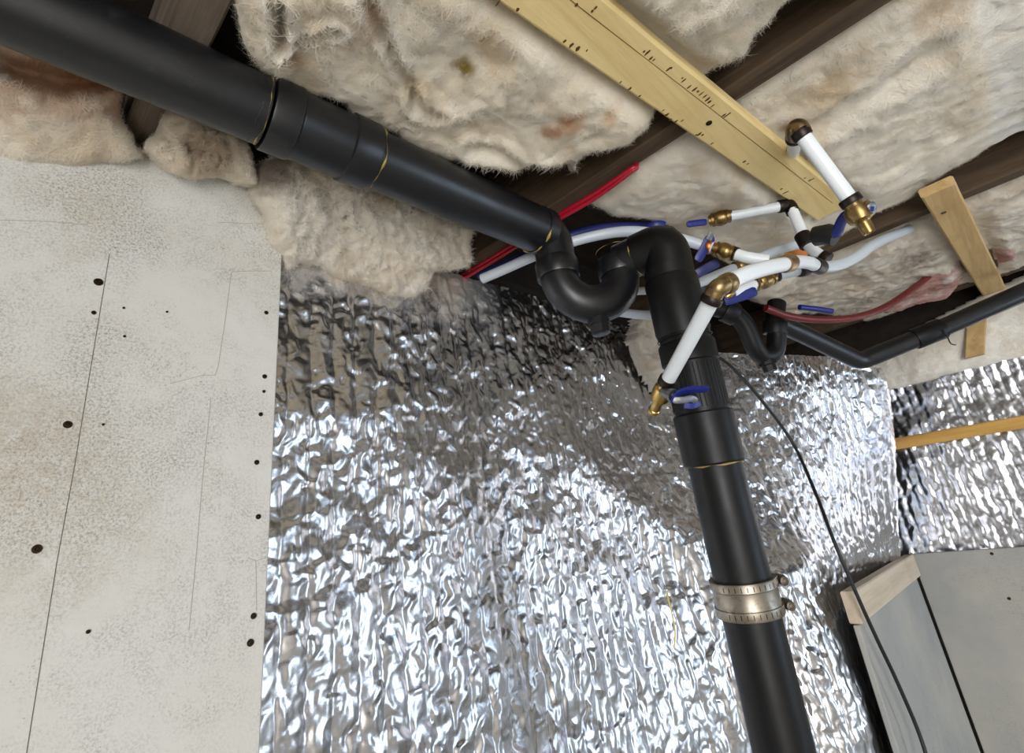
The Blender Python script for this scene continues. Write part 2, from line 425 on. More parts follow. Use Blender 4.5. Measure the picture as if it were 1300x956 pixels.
def tufts(parent, count, mat, length=.03, seed=1, name='loose_fibres', width=.00021, lift=.0026):
    """matted glass-wool fibres lying on and standing off a pad, joined into one part"""
    rs = np.random.RandomState(seed); me = parent.data; nv = len(me.vertices)
    co = np.empty(nv * 3); me.vertices.foreach_get('co', co); co = co.reshape(-1, 3) + np.array(parent['_base'])
    no = np.empty(nv * 3); me.vertices.foreach_get('normal', no); no = no.reshape(-1, 3)
    cand = np.nonzero(co[:, 1] > -.15)[0]; pick = cand[rs.randint(0, len(cand), count)]; n = no[pick]; p = co[pick] + n * .0005
    # locally combed direction, swirling over the pad
    q = p * 9 + seed
    fld = np.stack([perlin(q[:, 0], q[:, 1], q[:, 2]), perlin(q[:, 0] + 31, q[:, 1], q[:, 2]), perlin(q[:, 0], q[:, 1] + 57, q[:, 2])], 1) * 2.2 + rs.normal(size=(count, 3)) * .75
    t = fld - n * (fld * n).sum(1)[:, None]; t /= np.linalg.norm(t, axis=1)[:, None] + 1e-9
    b = np.cross(n, t); L = length * rs.uniform(.35, 1.3, count); cv = rs.normal(size=count) * .35; wv = rs.uniform(0, 6.28, count); lf = lift * rs.uniform(0, 1, count) ** 2.5
    pts = []
    for k in range(5):
        a = k / 4
        pts.append(p + t * (L * (a - .5))[:, None] + b * (L * (cv * (a - .5) ** 2 * 2 + .06 * np.sin(wv + 5 * a)))[:, None] + n * (lf * math.sin(math.pi * (.15 + .7 * a)) + .0004)[:, None])
    w_ = b * (width * rs.uniform(.6, 1.4, count))[:, None]
    V = np.stack([q_ + sg * w_ * (1 if 0 < k < 4 else .35) for k, q_ in enumerate(pts) for sg in (-1, 1)], 1).reshape(-1, 3)
    base = np.arange(count) * 10
    Fs = np.concatenate([np.stack([base + 2 * k, base + 2 * k + 1, base + 2 * k + 3, base + 2 * k + 2], 1) for k in range(4)])
    o = mesh(name, V, Fs, fibre(mat), parent, True); o['kind'] = 'stuff'; return o

# ================================================================== SETTING
WY = .83                                   # back wall plane, behind the sheets
zt = .80                                   # underside of the subfloor above the eye
fl = structure(box('floor', -1.75, 2.6, -2.5, .98, -.1, 0, MT['slab'], c=0)); tag(fl, 'grey concrete floor of the low basement', 'floor')
ce = structure(box('ceiling', -1.75, 2.6, -2.5, .98, ZC + zt, ZC + zt + .05, MT['subfloor'], c=0)); tag(ce, 'dark wooden subfloor above the joists', 'ceiling')
w = structure(box('wall_back', -1.75, 2.6, WY, WY + .15, 0, ZC + zt, MT['concrete'], c=0)); tag(w, 'dark masonry wall behind the foil and boards', 'wall')
w = structure(box('wall_right', 2.45, 2.6, -2.5, WY, 0, ZC + zt, MT['concrete'], c=0)); tag(w, 'end wall behind the far foil and shade-toned panel', 'wall')
def wall_with_hole(name, axis, pos, a0, a1, h0, h1, z0, z1, label):
    V = []; Fs = []
    def add(p0, p1, q0, q1):
        if axis == 'y': v, f = box_v(p0, p1, pos - .15, pos, q0, q1)
        else: v, f = box_v(pos - .15, pos, p0, p1, q0, q1)
        k = len(V); V.extend(v.tolist()); Fs.extend([tuple(i + k for i in q) for q in f])
    add(a0, h0, 0, ZC + zt); add(h1, a1, 0, ZC + zt); add(h0, h1, z1, ZC + zt)
    if z0 > 0: add(h0, h1, 0, z0)
    o = structure(fix_normals(mesh(name, V, Fs, MT['concrete'], None, False))); tag(o, label, 'wall'); return o
wall_with_hole('wall_front', 'y', WIN['y'], -1.6, 2.45, WIN['x0'], WIN['x1'], WIN['z0'], WIN['z1'], 'masonry wall with the wide window opening')
wall_with_hole('wall_left', 'x', FILL_OPENING['x'], -2.3, WY, FILL_OPENING['y0'], FILL_OPENING['y1'], 0, FILL_OPENING['z1'], 'masonry wall with an unseen opening added for the fill light')
V = []; Fs = []
x0, x1, z0, z1, y = WIN['x0'], WIN['x1'], WIN['z0'], WIN['z1'], WIN['y']
for (p, q, r, s) in ((x0, x1, z0, z0 + .05), (x0, x1, z1 - .05, z1), (x0, x0 + .05, z0 + .05, z1 - .05), (x1 - .05, x1, z0 + .05, z1 - .05), ((x0 + x1) / 2 - .025, (x0 + x1) / 2 + .025, z0 + .05, z1 - .05)):
    v, f = box_v(p, q, y - .1, y - .04, r, s); k = len(V); V += v.tolist(); Fs += [tuple(i + k for i in g) for g in f]
wn = structure(fix_normals(mesh('window_1', V, Fs, MT['frame'], None, False))); tag(wn, 'white framed window behind the viewer', 'window')

o = structure(box('trim_1', -1.6, 2.45, .812, WY, ZC + .36, ZC + zt, MT['subfloor'], c=0)); tag(o, 'dark rim joist above the foil along the back wall', 'rim joist')
o = structure(box('trim_2', 2.425, 2.45, -2.3, .806, ZC + .36, ZC + zt, MT['subfloor'], c=0)); tag(o, 'dark rim joist above the far foil on the end wall', 'rim joist')

# ------------------------------------------------------------------ joists
JB = .62                                   # underside of the joists above the eye
def joist(x, y0, y1, label, mat, w=.040, d=.178):
    o = plank('floor_joist', Z(x, y0, JB), Z(x, y1, JB), w, d, MT[mat], wobble=.004, seg=50); tag(o, label, 'joist', 'floor joists'); return o
joist(.093, -2.29, .826, 'weathered grey floor joist crossing above the thick black pipe at upper left', 'joist_grey', .05)
joist(.750, -2.29, .826, 'brown floor joist running diagonally under the yellow strapping board', 'joist')
joist(1.515, -2.29, .826, 'dark floor joist at the right edge above the short tan board', 'joist')
joist(2.27, -2.29, .826, 'far floor joist beside the end wall, behind the black pipe', 'joist')

# ------------------------------------------------------------------ white board on the left
board = thing('wall_panel', 'large off-white mould-speckled board with a row of screws down its edge', 'wall panel', Z(-.45, .7715, -ZC))
box('board', -1.55, .302, .765, .778, .01, ZC + .598, MT['panel'], board, .0015)
def screw(parent, u, v, y, r):
    c = aty(u, v, y); d = np.array([0, -1., 0])
    lathe('screw', c - d * .006, c + d * .0018, [(0, r * .5), (.6, r * .5), (.72, r), (.95, r * .85), (.96, r * .45), (.8, r * .3)], MT['screw'], parent, 12)
for (u, v, r) in ((125, 358, .0068), (338, 397, .0042), (336, 478, .0046), (335, 497, .003), (331, 526, .0040), (326, 587, .0046), (328, 656, .0046), (322, 782, .0050), (318, 816, .0058), (86, 539, .0058), (47, 697, .006), (119, 397, .0035), (112, 802, .0028),
                  (131, 539, .002), (157, 391, .002), (212, 396, .002), (158, 427, .0022)):
    screw(board, u, v, .765, r * .8)
def line_on(name, pts, y, wd, mat, parent):
    P = np.array([aty(u, v, y - .0004) for u, v in pts]); V = []; Fs = []
    for i, q in enumerate(P):
        t = unit(P[min(i + 1, len(P) - 1)] - P[max(i - 1, 0)]); s = unit(np.cross(t, [0, 1., 0])) * wd / 2
        V += [q - s, q + s, q - s + np.array([0, .0012, 0]), q + s + np.array([0, .0012, 0])]
    for i in range(len(P) - 1): b = i * 4; Fs += [(b, b + 1, b + 5, b + 4), (b, b + 4, b + 6, b + 2), (b + 1, b + 3, b + 7, b + 5)]
    return fix_normals(mesh(name, V, Fs, mat, parent, False))
line_on('panel_crease', [(139, 322), (132, 365), (120, 438), (110, 498), (95, 590), (72, 715), (48, 866), (30, 980)], .765, .0007, MT['crack'], board)
line_on('pencil_line', [(294, 345), (287, 400), (277, 465), (273, 477)], .765, .0007, MT['pencil'], board)
line_on('pencil_line', [(216, 487), (235, 482), (255, 477), (273, 476)], .765, .0007, MT['pencil'], board)
line_on('pencil_line', [(268, 505), (258, 600), (248, 720), (240, 800)], .765, .0007, MT['pencil'], board)
line_on('pencil_line', [(0, 279), (60, 281), (110, 285)], .765, .0007, MT['pencil'], board)
line_on('pencil_line', [(275, 282), (330, 284)], .765, .0007, MT['pencil'], board)
line_on('pencil_line', [(294, 345), (320, 344), (345, 344)], .765, .0007, MT['pencil'], board)
line_on('pencil_line', [(315, 708), (325, 712), (338, 708)], .765, .0008, MT['pencil'], board)
line_on('pencil_line', [(325, 712), (326, 775)], .765, .0008, MT['pencil'], board)

# ------------------------------------------------------------------ foil sheets
def foil_sheet(name, bottom, top, ztop, zlow, ds, dz, pitch, amp, seed, extra=None, rows_to_floor=True, mat='foil'):
    """crinkled bubble foil hung as a sheet; bottom/top = plan control points (x,y) with equal count, ztop per control point (above the eye)"""
    B, T = spline([(x, y, 0) for x, y in bottom], 40)[:, :2], spline([(x, y, z) for (x, y), z in zip(top, ztop)], 40)
    s = np.concatenate([[0], np.cumsum(np.hypot(*np.diff((B + T[:, :2]) / 2, axis=0).T))]); S = np.arange(0, s[-1], ds)
    bx, by, tx, ty, tz = [np.interp(S, s, q) for q in (B[:, 0], B[:, 1], T[:, 0], T[:, 1], T[:, 2])]
    zr = np.arange(zlow, max(ztop) + dz, dz)
    low = -ZC + .005
    zs = np.concatenate([np.linspace(low, zlow - dz, 60), zr]) if rows_to_floor else zr
    SS, ZZ = np.meshgrid(S, zs, indexing='ij')
    zz = np.minimum(ZZ, tz[:, None] - .002 * (ZZ.max() - ZZ) * 0)
    k = np.clip((zz - zlow) / (np.array(tz)[:, None] - zlow), 0, 1); k = k * k * (3 - 2 * k)
    X = bx[:, None] * (1 - k) + tx[:, None] * k; Y = by[:, None] * (1 - k) + ty[:, None] * k
    nx, ny = np.gradient(Y, axis=0), -np.gradient(X, axis=0); L = np.hypot(nx, ny) + 1e-9; nx, ny = nx / L, ny / L
    # quilted columns with crushed bubbles and sharp creases
    w = .006 * fbm(SS * 18 + seed, zz * 18, seed, 3); u = (SS + w) / pitch; row = np.floor(u)
    col = np.abs(np.sin(math.pi * u)) ** .6
    vv = (zz + .004 * perlin(SS * 30, zz * 30, seed + 3)) / (pitch * .9) + .5 * (row % 2)
    cell = np.abs(np.sin(math.pi * vv)) ** .6
    rx, rz = SS / .021 + seed, zz / .024
    wx, wz = rx + .9 * perlin(rx * .8, rz * .8, 4.4 + seed), rz + .9 * perlin(rx * .8 + 9, rz * .8, 7.7 + seed)
    c_, s_ = math.cos(.5), math.sin(.5)
    cr = .70 * crumple(wx * .85, wz * .75, seed) + .38 * crumple((wx * c_ - wz * s_) * 1.5, (wx * s_ + wz * c_) * 1.3, seed + 2) \
        + .17 * crumple((wx * c_ + wz * s_) * 2.6, (-wx * s_ + wz * c_) * 2.6, seed + 4) + .35 * np.abs(perlin(wx * 1.3, wz * 1.3, seed))
    big = fbm(SS * 5 + seed, zz * 5, seed + 1, 3)
    h = amp * (.55 * col + .25 * col * cell) + amp * 1.75 * cr + .012 * big
    if extra is not None: h = h + extra(X, zz, SS)
    X, Y = X + nx * h, Y + ny * h
    top_row = zz >= tz[:, None] - 1e-6
    V = np.stack([X, Y, zz + ZC + np.where(top_row, .004 * perlin(SS * 60, seed), 0)], -1); ns, nz_ = SS.shape
    ok = ~(top_row[:, :-1] & top_row[:, 1:]); okc = ok[:-1, :] | ok[1:, :]
    I, J = np.nonzero(okc); idx = lambda i, j: i * nz_ + j
    q = np.stack([idx(I, J), idx(I + 1, J), idx(I + 1, J + 1), idx(I, J + 1)], 1)
    uq, inv = np.unique(q, return_inverse=True)
    o = mesh(name, V.reshape(-1, 3)[uq], inv.reshape(q.shape), MT[mat], None, True)
    return o
def folds(X, z, S):
    def ridge(p, q, wd, hgt):
        (a, b), (c, d) = p, q; dx, dz = c - a, d - b; t = np.clip(((X - a) * dx + (z - b) * dz) / (dx * dx + dz * dz), 0, 1)
        dd = np.hypot(X - a - t * dx, z - b - t * dz); return hgt * np.exp(-(dd / wd) ** 2)
    return ridge((1.02, .16), (1.30, -.06), .07, .022) + ridge((1.36, -.18), (1.60, -.12), .05, .018)
foil = foil_sheet('foil_insulation',
    [(.25, .800), (.6, .795), (.9, .76), (1.15, .71), (1.34, .61), (1.50, .475), (1.70, .50), (2.15, .50), (2.28, .49), (2.35, .51)],
    [(.25, .800), (.6, .80), (.9, .80), (1.15, .80), (1.34, .77), (1.52, .63), (1.72, .49), (1.95, .35), (2.10, .27), (2.17, .31)],
    [.56, .58, .60, .60, .585, .49, .455, .44, .425, .42], -.50, .0026, .0029, .040, .0040, 3.0, folds)
tag(foil, 'long crinkled silver foil sheet hung from beside the white board to the far corner', 'foil insulation')
far = foil_sheet('foil_insulation', [(2.422, .56), (2.418, .3), (2.415, .0), (2.418, -.4), (2.418, -1.0)], [(2.422, .56), (2.418, .3), (2.415, .0), (2.418, -.4), (2.418, -1.0)],
    [.385, .385, .385, .39, .39], -.215, .0045, .0045, .030, .0028, 11.0, rows_to_floor=False)
tag(far, 'silver bubble foil on the end wall above the shade-toned panel, crossed by a wood strip', 'foil insulation')

# ================================================================== timber boards
sb = thing('strapping_board', 'long yellow strapping board with dark bark marks nailed across the brown joist', 'board', Z(.5, .21, .6))
y0b = (-.35, .303); y1b = (1.255, .131)
bo = plank('board', Z(y0b[0], y0b[1], .597), Z(y1b[0], y1b[1], .597), .076, .0225, MT['strap'], sb, .004, .0015, seg=40)
bd = unit(np.array([y1b[0] - y0b[0], y1b[1] - y0b[1], 0])); bs = np.array([bd[1], -bd[0], 0])   # across, towards -y
def on_board(t, a): return Z(y0b[0], y0b[1], .597) + bd * t + bs * a
def under_mark(V, Fs, c, dx, dy, rs):
    k = len(V); n = 6
    for i in range(n):
        an = 2 * math.pi * i / n; q = bd * math.cos(an) * dx * rs.uniform(.6, 1.2) + bs * math.sin(an) * dy * rs.uniform(.6, 1.2); V.append(c + q + np.array([0, 0, -.0005]))
    for i in range(n): V.append(V[k + i] + np.array([0, 0, .0009]))
    Fs.append(tuple(range(k, k + n))); Fs.extend([(k + i, k + (i + 1) % n, k + n + (i + 1) % n, k + n + i) for i in range(n)])
rs = np.random.RandomState(5); V = []; Fs = []
for (u, v) in ((632, 4), (657, 12), (717, 52), (725, 58), (733, 62), (745, 64), (788, 104), (800, 112), (812, 122), (842, 140), (846, 146), (851, 152), (858, 154), (866, 153), (884, 171), (888, 170), (892, 171), (904, 182), (945, 205), (949, 208), (992, 240), (996, 245), (1000, 243),
               (732, 6), (752, 14), (756, 10), (818, 65), (822, 67), (826, 74), (830, 76), (848, 88), (852, 86), (866, 99), (868, 102), (875, 110), (882, 113), (886, 116), (890, 119), (895, 122), (898, 126), (901, 129), (905, 134), (919, 146), (922, 147), (926, 144), (1022, 226), (1028, 229), (1032, 227)):
    under_mark(V, Fs, atz(u, v, .597), rs.uniform(.0008, .0026), rs.uniform(.002, .006), rs)
mk = fix_normals(mesh('bark_marks', V, Fs, MT['ink'], sb, False)); mk['kind'] = 'stuff'
V = []; Fs = []
V, Fs = box_v(0, 1, 0, 1, 0, 1); P = lambda t, a, z: on_board(t, a) + np.array([0, 0, z])
V = [P(t, a, z) for t in (.02, 1.57) for a in (.0137, .0143) for z in (-.0004, .001)]
fix_normals(mesh('saw_line', V, Fs, MT['ink'], sb, False))
c = atz(900, 156, .597); lathe('nail_head', c + [0, 0, .006], c - [0, 0, .0012], [(0, .003), (.7, .003), (.75, .0055), (1, .005)], MT['screw'], sb, 12)
st = thing('strapping_board', 'short tan strapping board spanning from the dark joist to the end wall', 'board', Z(1.8, -.07, .6))
plank('board', Z(1.375, -.048, .597), Z(2.40, -.095, .597), .064, .0225, MT['strap_short'], st, .004, .0015, seg=24)
c = atz(1198, 270, .597); lathe('nail_head', c + [0, 0, .006], c - [0, 0, .0012], [(0, .003), (.7, .003), (.75, .006), (1, .005)], MT['screw'], st, 12)
nl = plank('nailer_strip', Z(2.377, .50, .148), Z(2.377, -1.0, .136), .022, .040, MT['nailer'], None, .003, .001, side=[1, 0, 0]); tag(nl, 'narrow yellow wood strip fixed level across the far foil', 'wood strip')

# ------------------------------------------------------------------ white boxed corner with painted-in shade at lower right
pz = ZC - .205
gp = box('wall_panel', 2.375, 2.388, -1.4, .418, .005, pz, MT['panel_shade']); tag(gp, 'plain white panel with shade painted in under the far foil at the lower right', 'wall panel')
for (u, v) in ((1281, 760), (1259, 703)): 
    c = atx(u, v, 2.375); s_ = lathe('screw', c + [.006, 0, 0], c - [.0015, 0, 0], [(0, .002), (.7, .002), (.75, .005), (1, .004)], MT['screw'], gp, 10)
cp = box('wall_panel', 1.545, 2.366, .425, .438, .005, pz - .075, MT['panel_shade']); tag(cp, 'narrow white board with shade painted in turning the corner below the pale wood ledge', 'wall panel')
ld = plank('ledge_strip', Z(1.535, .425, -.205 - .07), Z(2.366, .425, -.205 - .07), .03, .07, MT['ledge'], None, .003, .001); tag(ld, 'pale wood ledge strip along the top of the corner board', 'wood strip')

# ================================================================== black drain
R3 = .0445
A, Bp = Z(-.027, .576, .572), Z(.683, .525, .552)
drain = thing('drain_pipe', 'thick black drain pipe with trap and upright stack with a steel clamp', 'drain pipe', Z(.90, .40, -ZC))
dv = unit(Bp - A)
def on_pipe(u):      # point on the pipe axis seen at photo column u
    lo_, hi_ = -1., 1.
    for _ in range(50):
        m_ = (lo_ + hi_) / 2; q = RC.T @ (A + (Bp - A) * m_ - EYE)
        if CX + F * q[0] / q[2] < u: lo_ = m_
        else: hi_ = m_
    return A + (Bp - A) * lo_
tube('pipe', [A - dv * .75, on_pipe(335)], R3, MT['abs'], drain, 40)
tube('pipe', [on_pipe(460), on_pipe(688)], R3, MT['abs'], drain, 40)
k0, k1 = on_pipe(338), on_pipe(470)
lathe('coupling', k0, k1, [(0, R3 + .0005), (.0, R3 + .0045), (.02, R3 + .0055), (.235, R3 + .0055), (.25, R3 + .003), (.27, R3 + .0025), (.70, R3 + .0025), (.72, R3 + .0025), (.735, R3 + .0058), (.98, R3 + .0058), (1., R3 + .005), (1., R3)], MT['abs'], drain, 48)
def ring(name, c, d, r, t, mat, parent, wob=0., seed=0, n=44):
    """bead of cement or band edge round a pipe"""
    x, y, d = frame_of(d); pts = []
    for i in range(n):
        an = 2 * math.pi * i / n; q = float(perlin(math.cos(an) * 2 + seed, math.sin(an) * 2, seed)) if wob else 0
        pts.append(np.asarray(c) + (x * math.cos(an) + y * math.sin(an)) * r + d * q * wob)
    m_ = 6; V = []; Fs = []
    for i in range(n):
        rd = unit(pts[i] - c); tt = t * max(.05, (.35 + 2.6 * float(perlin(math.cos(2 * math.pi * i / n) * 2.2 + seed, math.sin(2 * math.pi * i / n) * 2.2, seed + 2)))) if wob else t
        for j in range(m_): a = 2 * math.pi * j / m_; V.append(pts[i] + rd * math.cos(a) * tt + d * math.sin(a) * tt)
    for i in range(n):
        for j in range(m_): a, b = i * m_ + j, i * m_ + (j + 1) % m_; a2, b2 = ((i + 1) % n) * m_ + j, ((i + 1) % n) * m_ + (j + 1) % m_; Fs.append((a, b, b2, a2))
    return mesh(name, V, Fs, mat, parent, True)
ring('cement_bead', on_pipe(333), dv, R3, .0022, MT['glue'], drain, .006, 2.2)
ring('cement_bead', on_pipe(324), dv, R3 - .0004, .0012, MT['abs'], drain, .004, 5.2)
ring('cement_bead', on_pipe(474), dv, R3, .0020, MT['glue'], drain, .006, 8.2)
# trap: from the pipe end down, round the bend and back up to the stack elbow
RT = .0365
E1 = Bp + dv * .012
L1 = dep(707, 338, 1.0); L2 = dep(785, 338, 1.02); U = dep(742, 372, 1.01)
s0, s1 = Z(.834, .355, .449), Z(.893, .392, -.202); sd_ = unit(s1 - s0)
STOP = s0 + sd_ * 0.0
hz = dep(800, 327, 1.0)[2]                          # height of the cross arm
top1 = np.array([L1[0], L1[1], Bp[2] - .004])
c1 = fillet([E1 - dv * .03, np.array([L1[0], L1[1], E1[2]]), np.array([L1[0], L1[1], E1[2] - .085])], .05, 10)
tube('elbow', c1, RT + .002, MT['abs'], drain, 32)
lathe('hub', Bp - dv * .002, Bp + dv * .030, [(0, R3), (0, R3 + .002), (.75, R3 + .002), (1., RT + .004), (1., RT)], MT['abs'], drain, 40)
ring('cement_bead', Bp - dv * .001, dv, R3 + .0015, .0022, MT['glue'], drain, .004, 4.1)
hv = unit(np.array([L2[0] - L1[0], L2[1] - L1[1], 0])); half = np.linalg.norm((L2 - L1)[:2]) / 2
zb = dep(742, 352, 1.01)[2]
arc = [np.array([L1[0], L1[1], E1[2] - .075]), np.array([L1[0], L1[1], zb])]
for an in np.linspace(0, math.pi, 15)[1:-1]: arc.append(np.array([L1[0], L1[1], zb]) + hv * half * (1 - math.cos(an)) + np.array([0, 0, -half * 1.02 * math.sin(an)]))
arc += [np.array([L2[0], L2[1], zb]), np.array([L2[0], L2[1], zb + .03])]
tube('trap_bend', arc, RT, MT['abs'], drain, 32)
vz = np.array([0, 0, 1.])
for P0 in (L1, L2):
    q = np.array([P0[0], P0[1], zb - .006]); lathe('hub', q, q + vz * .036, [(0, RT), (0, RT + .004), (.08, RT + .0055), (.92, RT + .0055), (1, RT + .004), (1, RT)], MT['abs'], drain, 32)
q = np.array([L2[0], L2[1], zb + .05]); ring('cement_bead', q, vz, RT + .002, .0012, MT['glue'], drain, .003, 6.6)
ub = (L1 + L2) / 2; ub[2] = zb - half * 1.02 - RT * .7
lathe('cleanout_plug', ub, ub - vz * .036, [(0, .021), (.5, .021), (.5, .019), (.95, .018), (1., .015), (1., .005)], MT['abs'], drain, 8)
# cross arm and stack elbow
ST0 = s0 + sd_ * .06
cr = fillet([np.array([L2[0], L2[1], zb + .03]), np.array([L2[0], L2[1], hz]), np.array([s0[0], s0[1], hz]) - unit(np.array([s0[0] - L2[0], s0[1] - L2[1], 0])) * .045], .045, 10)
tube('elbow', cr, RT + .002, MT['abs'], drain, 32)
ch = unit(np.array([s0[0] - L2[0], s0[1] - L2[1], 0]))
ce_ = np.array([s0[0], s0[1], hz])
tube('stack_elbow', fillet([ce_ - ch * .05, ce_ + ch * .006, s0 + sd_ * .10], .045, 10), RT + .0055, MT['abs_old'], drain, 32)
ring('cement_bead', ce_ - ch * .05, ch, RT + .004, .0016, MT['glue'], drain, .003, 1.6)
tS = lambda t: s0 + (s1 - s0) * t
tube('stack_pipe', [tS(.03), tS(2.09)], R3 - .001, MT['abs_old'], drain, 40)
lathe('fitting', tS(.06), tS(.225), [(0, R3 - .004), (0, R3 + .001), (.04, R3 + .003), (.92, R3 + .003), (1, R3 + .001), (1, R3 - .002)], MT['abs_old'], drain, 40)
lathe('fitting', tS(.245), tS(.43), [(0, R3 - .004), (0, R3 + .002), (.03, R3 + .004), (.30, R3 + .004), (.32, R3 + .001), (1, R3 + .001), (1, R3 - .002)], MT['abs_old'], drain, 40)
lathe('coupling', tS(.435), tS(.566), [(0, R3 - .004), (0, R3 + .003), (.03, R3 + .005), (.97, R3 + .005), (1, R3 + .003), (1, R3 - .002)], MT['abs_old'], drain, 40)
ring('cement_bead', tS(.568), sd_, R3 + .0005, .0015, MT['glue'], drain, .003, 3.3)
for i, t in enumerate((.232, .155)): ring('seam_ring', tS(t), sd_, R3 + .002, .0010, MT['abs_old'], drain)
x_, y_, _ = frame_of(sd_)
for i in range(40):                        # moulded grip ribs on the upper fitting
    an = 2 * math.pi * i / 40; e = x_ * math.cos(an) + y_ * math.sin(an); tube('grip_rib', [tS(.31) + e * (R3 + .001), tS(.425) + e * (R3 + .001)], .0011, MT['abs_old'], drain, 5)
# steel band clamp round the joint
cl = lathe('band_clamp', tS(.835), tS(.915), [(0, R3), (0, R3 + .0055), (.02, R3 + .0062), (.24, R3 + .0062), (.26, R3 + .0045), (.29, R3 + .004), (.70, R3 + .004), (.73, R3 + .0045), (.74, R3 + .0062), (.97, R3 + .0062), (1, R3 + .0055), (1, R3)], MT['steel'], drain, 48)
cr_right = RC @ np.array([1., 0, 0]); cr_fwd = RC @ np.array([0, 0, 1.])
e = unit(cr_right - sd_ * sd_.dot(cr_right)); g = np.cross(sd_, e); g = g if g.dot(cr_fwd) < 0 else -g
for t in (.848, .902):
    c = tS(t) + e * (R3 + .010) + g * .012
    lathe('clamp_screw', c - g * .012, c + g * .014, [(0, .005), (.45, .005), (.45, .0075), (.62, .008), (.95, .007), (1, .005), (.9, .002)], MT['steel'], cl, 10)
    q0, q1 = c - g * .016 - e * .004, c + g * .002 - e * .002
    plank('screw_housing', q0, q1, .013, .010, MT['steel'], cl, .002, side=sd_, seg=2)
for t in np.linspace(-.6, 1.0, 10):        # slots punched in the band
    an = t; dirn = g * math.cos(an) + (-e) * math.sin(an)
    for tz_ in (.8465, .904):
        c = tS(tz_) + dirn * (R3 + .0065); plank('band_slot', c - sd_ * .0035, c + sd_ * .0035, .0012, .0006, MT['screw'], cl, .0002, side=np.cross(sd_, dirn), seg=1)

# second trap and small drain further back
d2 = thing('drain_pipe', 'small black trap hanging behind the stack and its valves', 'drain pipe', Z(1.42, .35, .3))
r2 = .024
tp = spline([dep(900, 388, 1.36), dep(930, 398, 1.36), dep(945, 412, 1.36), dep(958, 440, 1.36), dep(968, 452, 1.37), dep(982, 448, 1.38), dep(986, 430, 1.39), dep(984, 405, 1.40), dep(986, 385, 1.42)], 8)
tube('trap_bend', tp, r2, MT['abs_old'], d2, 24)
for (u, v, w_, u2, v2) in ((918, 393, 0, 934, 400), (984, 424, 0, 984, 408)):
    lathe('slip_nut', dep(u, v, 1.36 if u < 950 else 1.395), dep(u2, v2, 1.36 if u < 950 else 1.40), [(0, r2), (0, r2 + .006), (.1, r2 + .007), (.9, r2 + .007), (1, r2 + .005), (1, r2)], MT['abs_old'], d2, 12)
q = dep(972, 456, 1.37); lathe('cleanout_plug', q, q - vz * .035 + cr_right * .003, [(0, .022), (.5, .022), (.55, .018), (1, .017), (1, .004)], MT['abs_old'], d2, 8)
d3 = thing('drain_pipe', 'long thin black drain pipe sloping along the ceiling at the right', 'drain pipe', Z(1.95, .2, .3))
r3 = .027
ends = fillet([dep(985, 408, 1.52), dep(1092, 459, 1.60), dep(1200, 415, 1.56), dep(1420, 318, 1.47), dep(1800, 150, 1.3)], .05, 8)
tube('pipe', ends, r3, MT['abs'], d3, 28)
q0, q1 = dep(1160, 431, 1.575), dep(1196, 417, 1.562); lathe('coupling', q0, q1, [(0, r3), (0, r3 + .004), (.05, r3 + .005), (.95, r3 + .005), (1, r3 + .004), (1, r3)], MT['abs_old'], d3, 28)
q0, q1 = dep(1083, 455, 1.595), dep(1107, 453, 1.595)
tube('hanger_wire', spline([dep(1198, 418, 1.53), dep(1203, 428, 1.53), dep(1207, 436, 1.54), dep(1213, 438, 1.55)], 5), .0018, MT['cable'], d3, 6)

# ================================================================== water pipes
RP = .0108
def pipe(parent, pts, mat='pex', r=RP, per=8): return tube('pipe', spline([dep(*q) for q in pts], per), r, MT[mat], parent, 20)
def seg(a, b, t): return dep(*[a[i] + (b[i] - a[i]) * t for i in range(3)])
def crimp(parent, a, b, mat='crimp', r=RP, name='crimp_ring'):
    return lathe(name, dep(*a), dep(*b), [(0, r), (0, r + .0022), (.12, r + .0030), (.88, r + .0030), (1, r + .0022), (1, r)], MT[mat], parent, 20)
def valve_body(parent, a, b, mat='brass', r=RP):
    p0, p1 = dep(*a), dep(*b)
    return lathe('valve_body', p0, p1, [(0, r * .8), (0, r + .001), (.10, r + .001), (.12, r + .004), (.22, r + .004), (.24, r + .0025), (.32, r + .0045), (.40, r + .0050), (.41, r + .0058), (.5, r + .0060), (.59, r + .0058), (.60, r + .0050), (.68, r + .0045), (.76, r + .0025), (.78, r + .004), (.88, r + .004), (.90, r + .001), (1, r + .001), (1, r * .8)], MT[mat], parent, 16)
def lever(parent, pts, width, thick, mat='blue', side=None, name='lever_handle'):
    P = spline([dep(*q) for q in pts], 5) if len(pts) > 2 else np.array([dep(*q) for q in pts]); V = []; Fs = []; k = len(P)
    fwd = RC @ np.array([0, 0, 1.])
    for i in range(k):
        t = unit(P[min(i + 1, k - 1)] - P[max(0, i - 1)]); s = np.asarray(side, float) if side is not None else np.cross(t, fwd); s = unit(s - t * s.dot(t)); n_ = np.cross(t, s)
        ends_ = .7 if i in (0, k - 1) else 1.
        for (a, b) in ((-1, -.6), (-.8, -1), (.8, -1), (1, -.6), (1, .6), (.8, 1), (-.8, 1), (-1, .6)): V.append(P[i] + s * a * width / 2 * ends_ + n_ * b * thick / 2)
    for i in range(k - 1):
        for j in range(8): a, b = i * 8 + j, i * 8 + (j + 1) % 8; Fs.append((a, b, b + 8, a + 8))
    Fs += [tuple(range(7, -1, -1)), tuple(range((k - 1) * 8, k * 8))]
    return fix_normals(mesh(name, V, Fs, MT[mat], parent, True, 40))

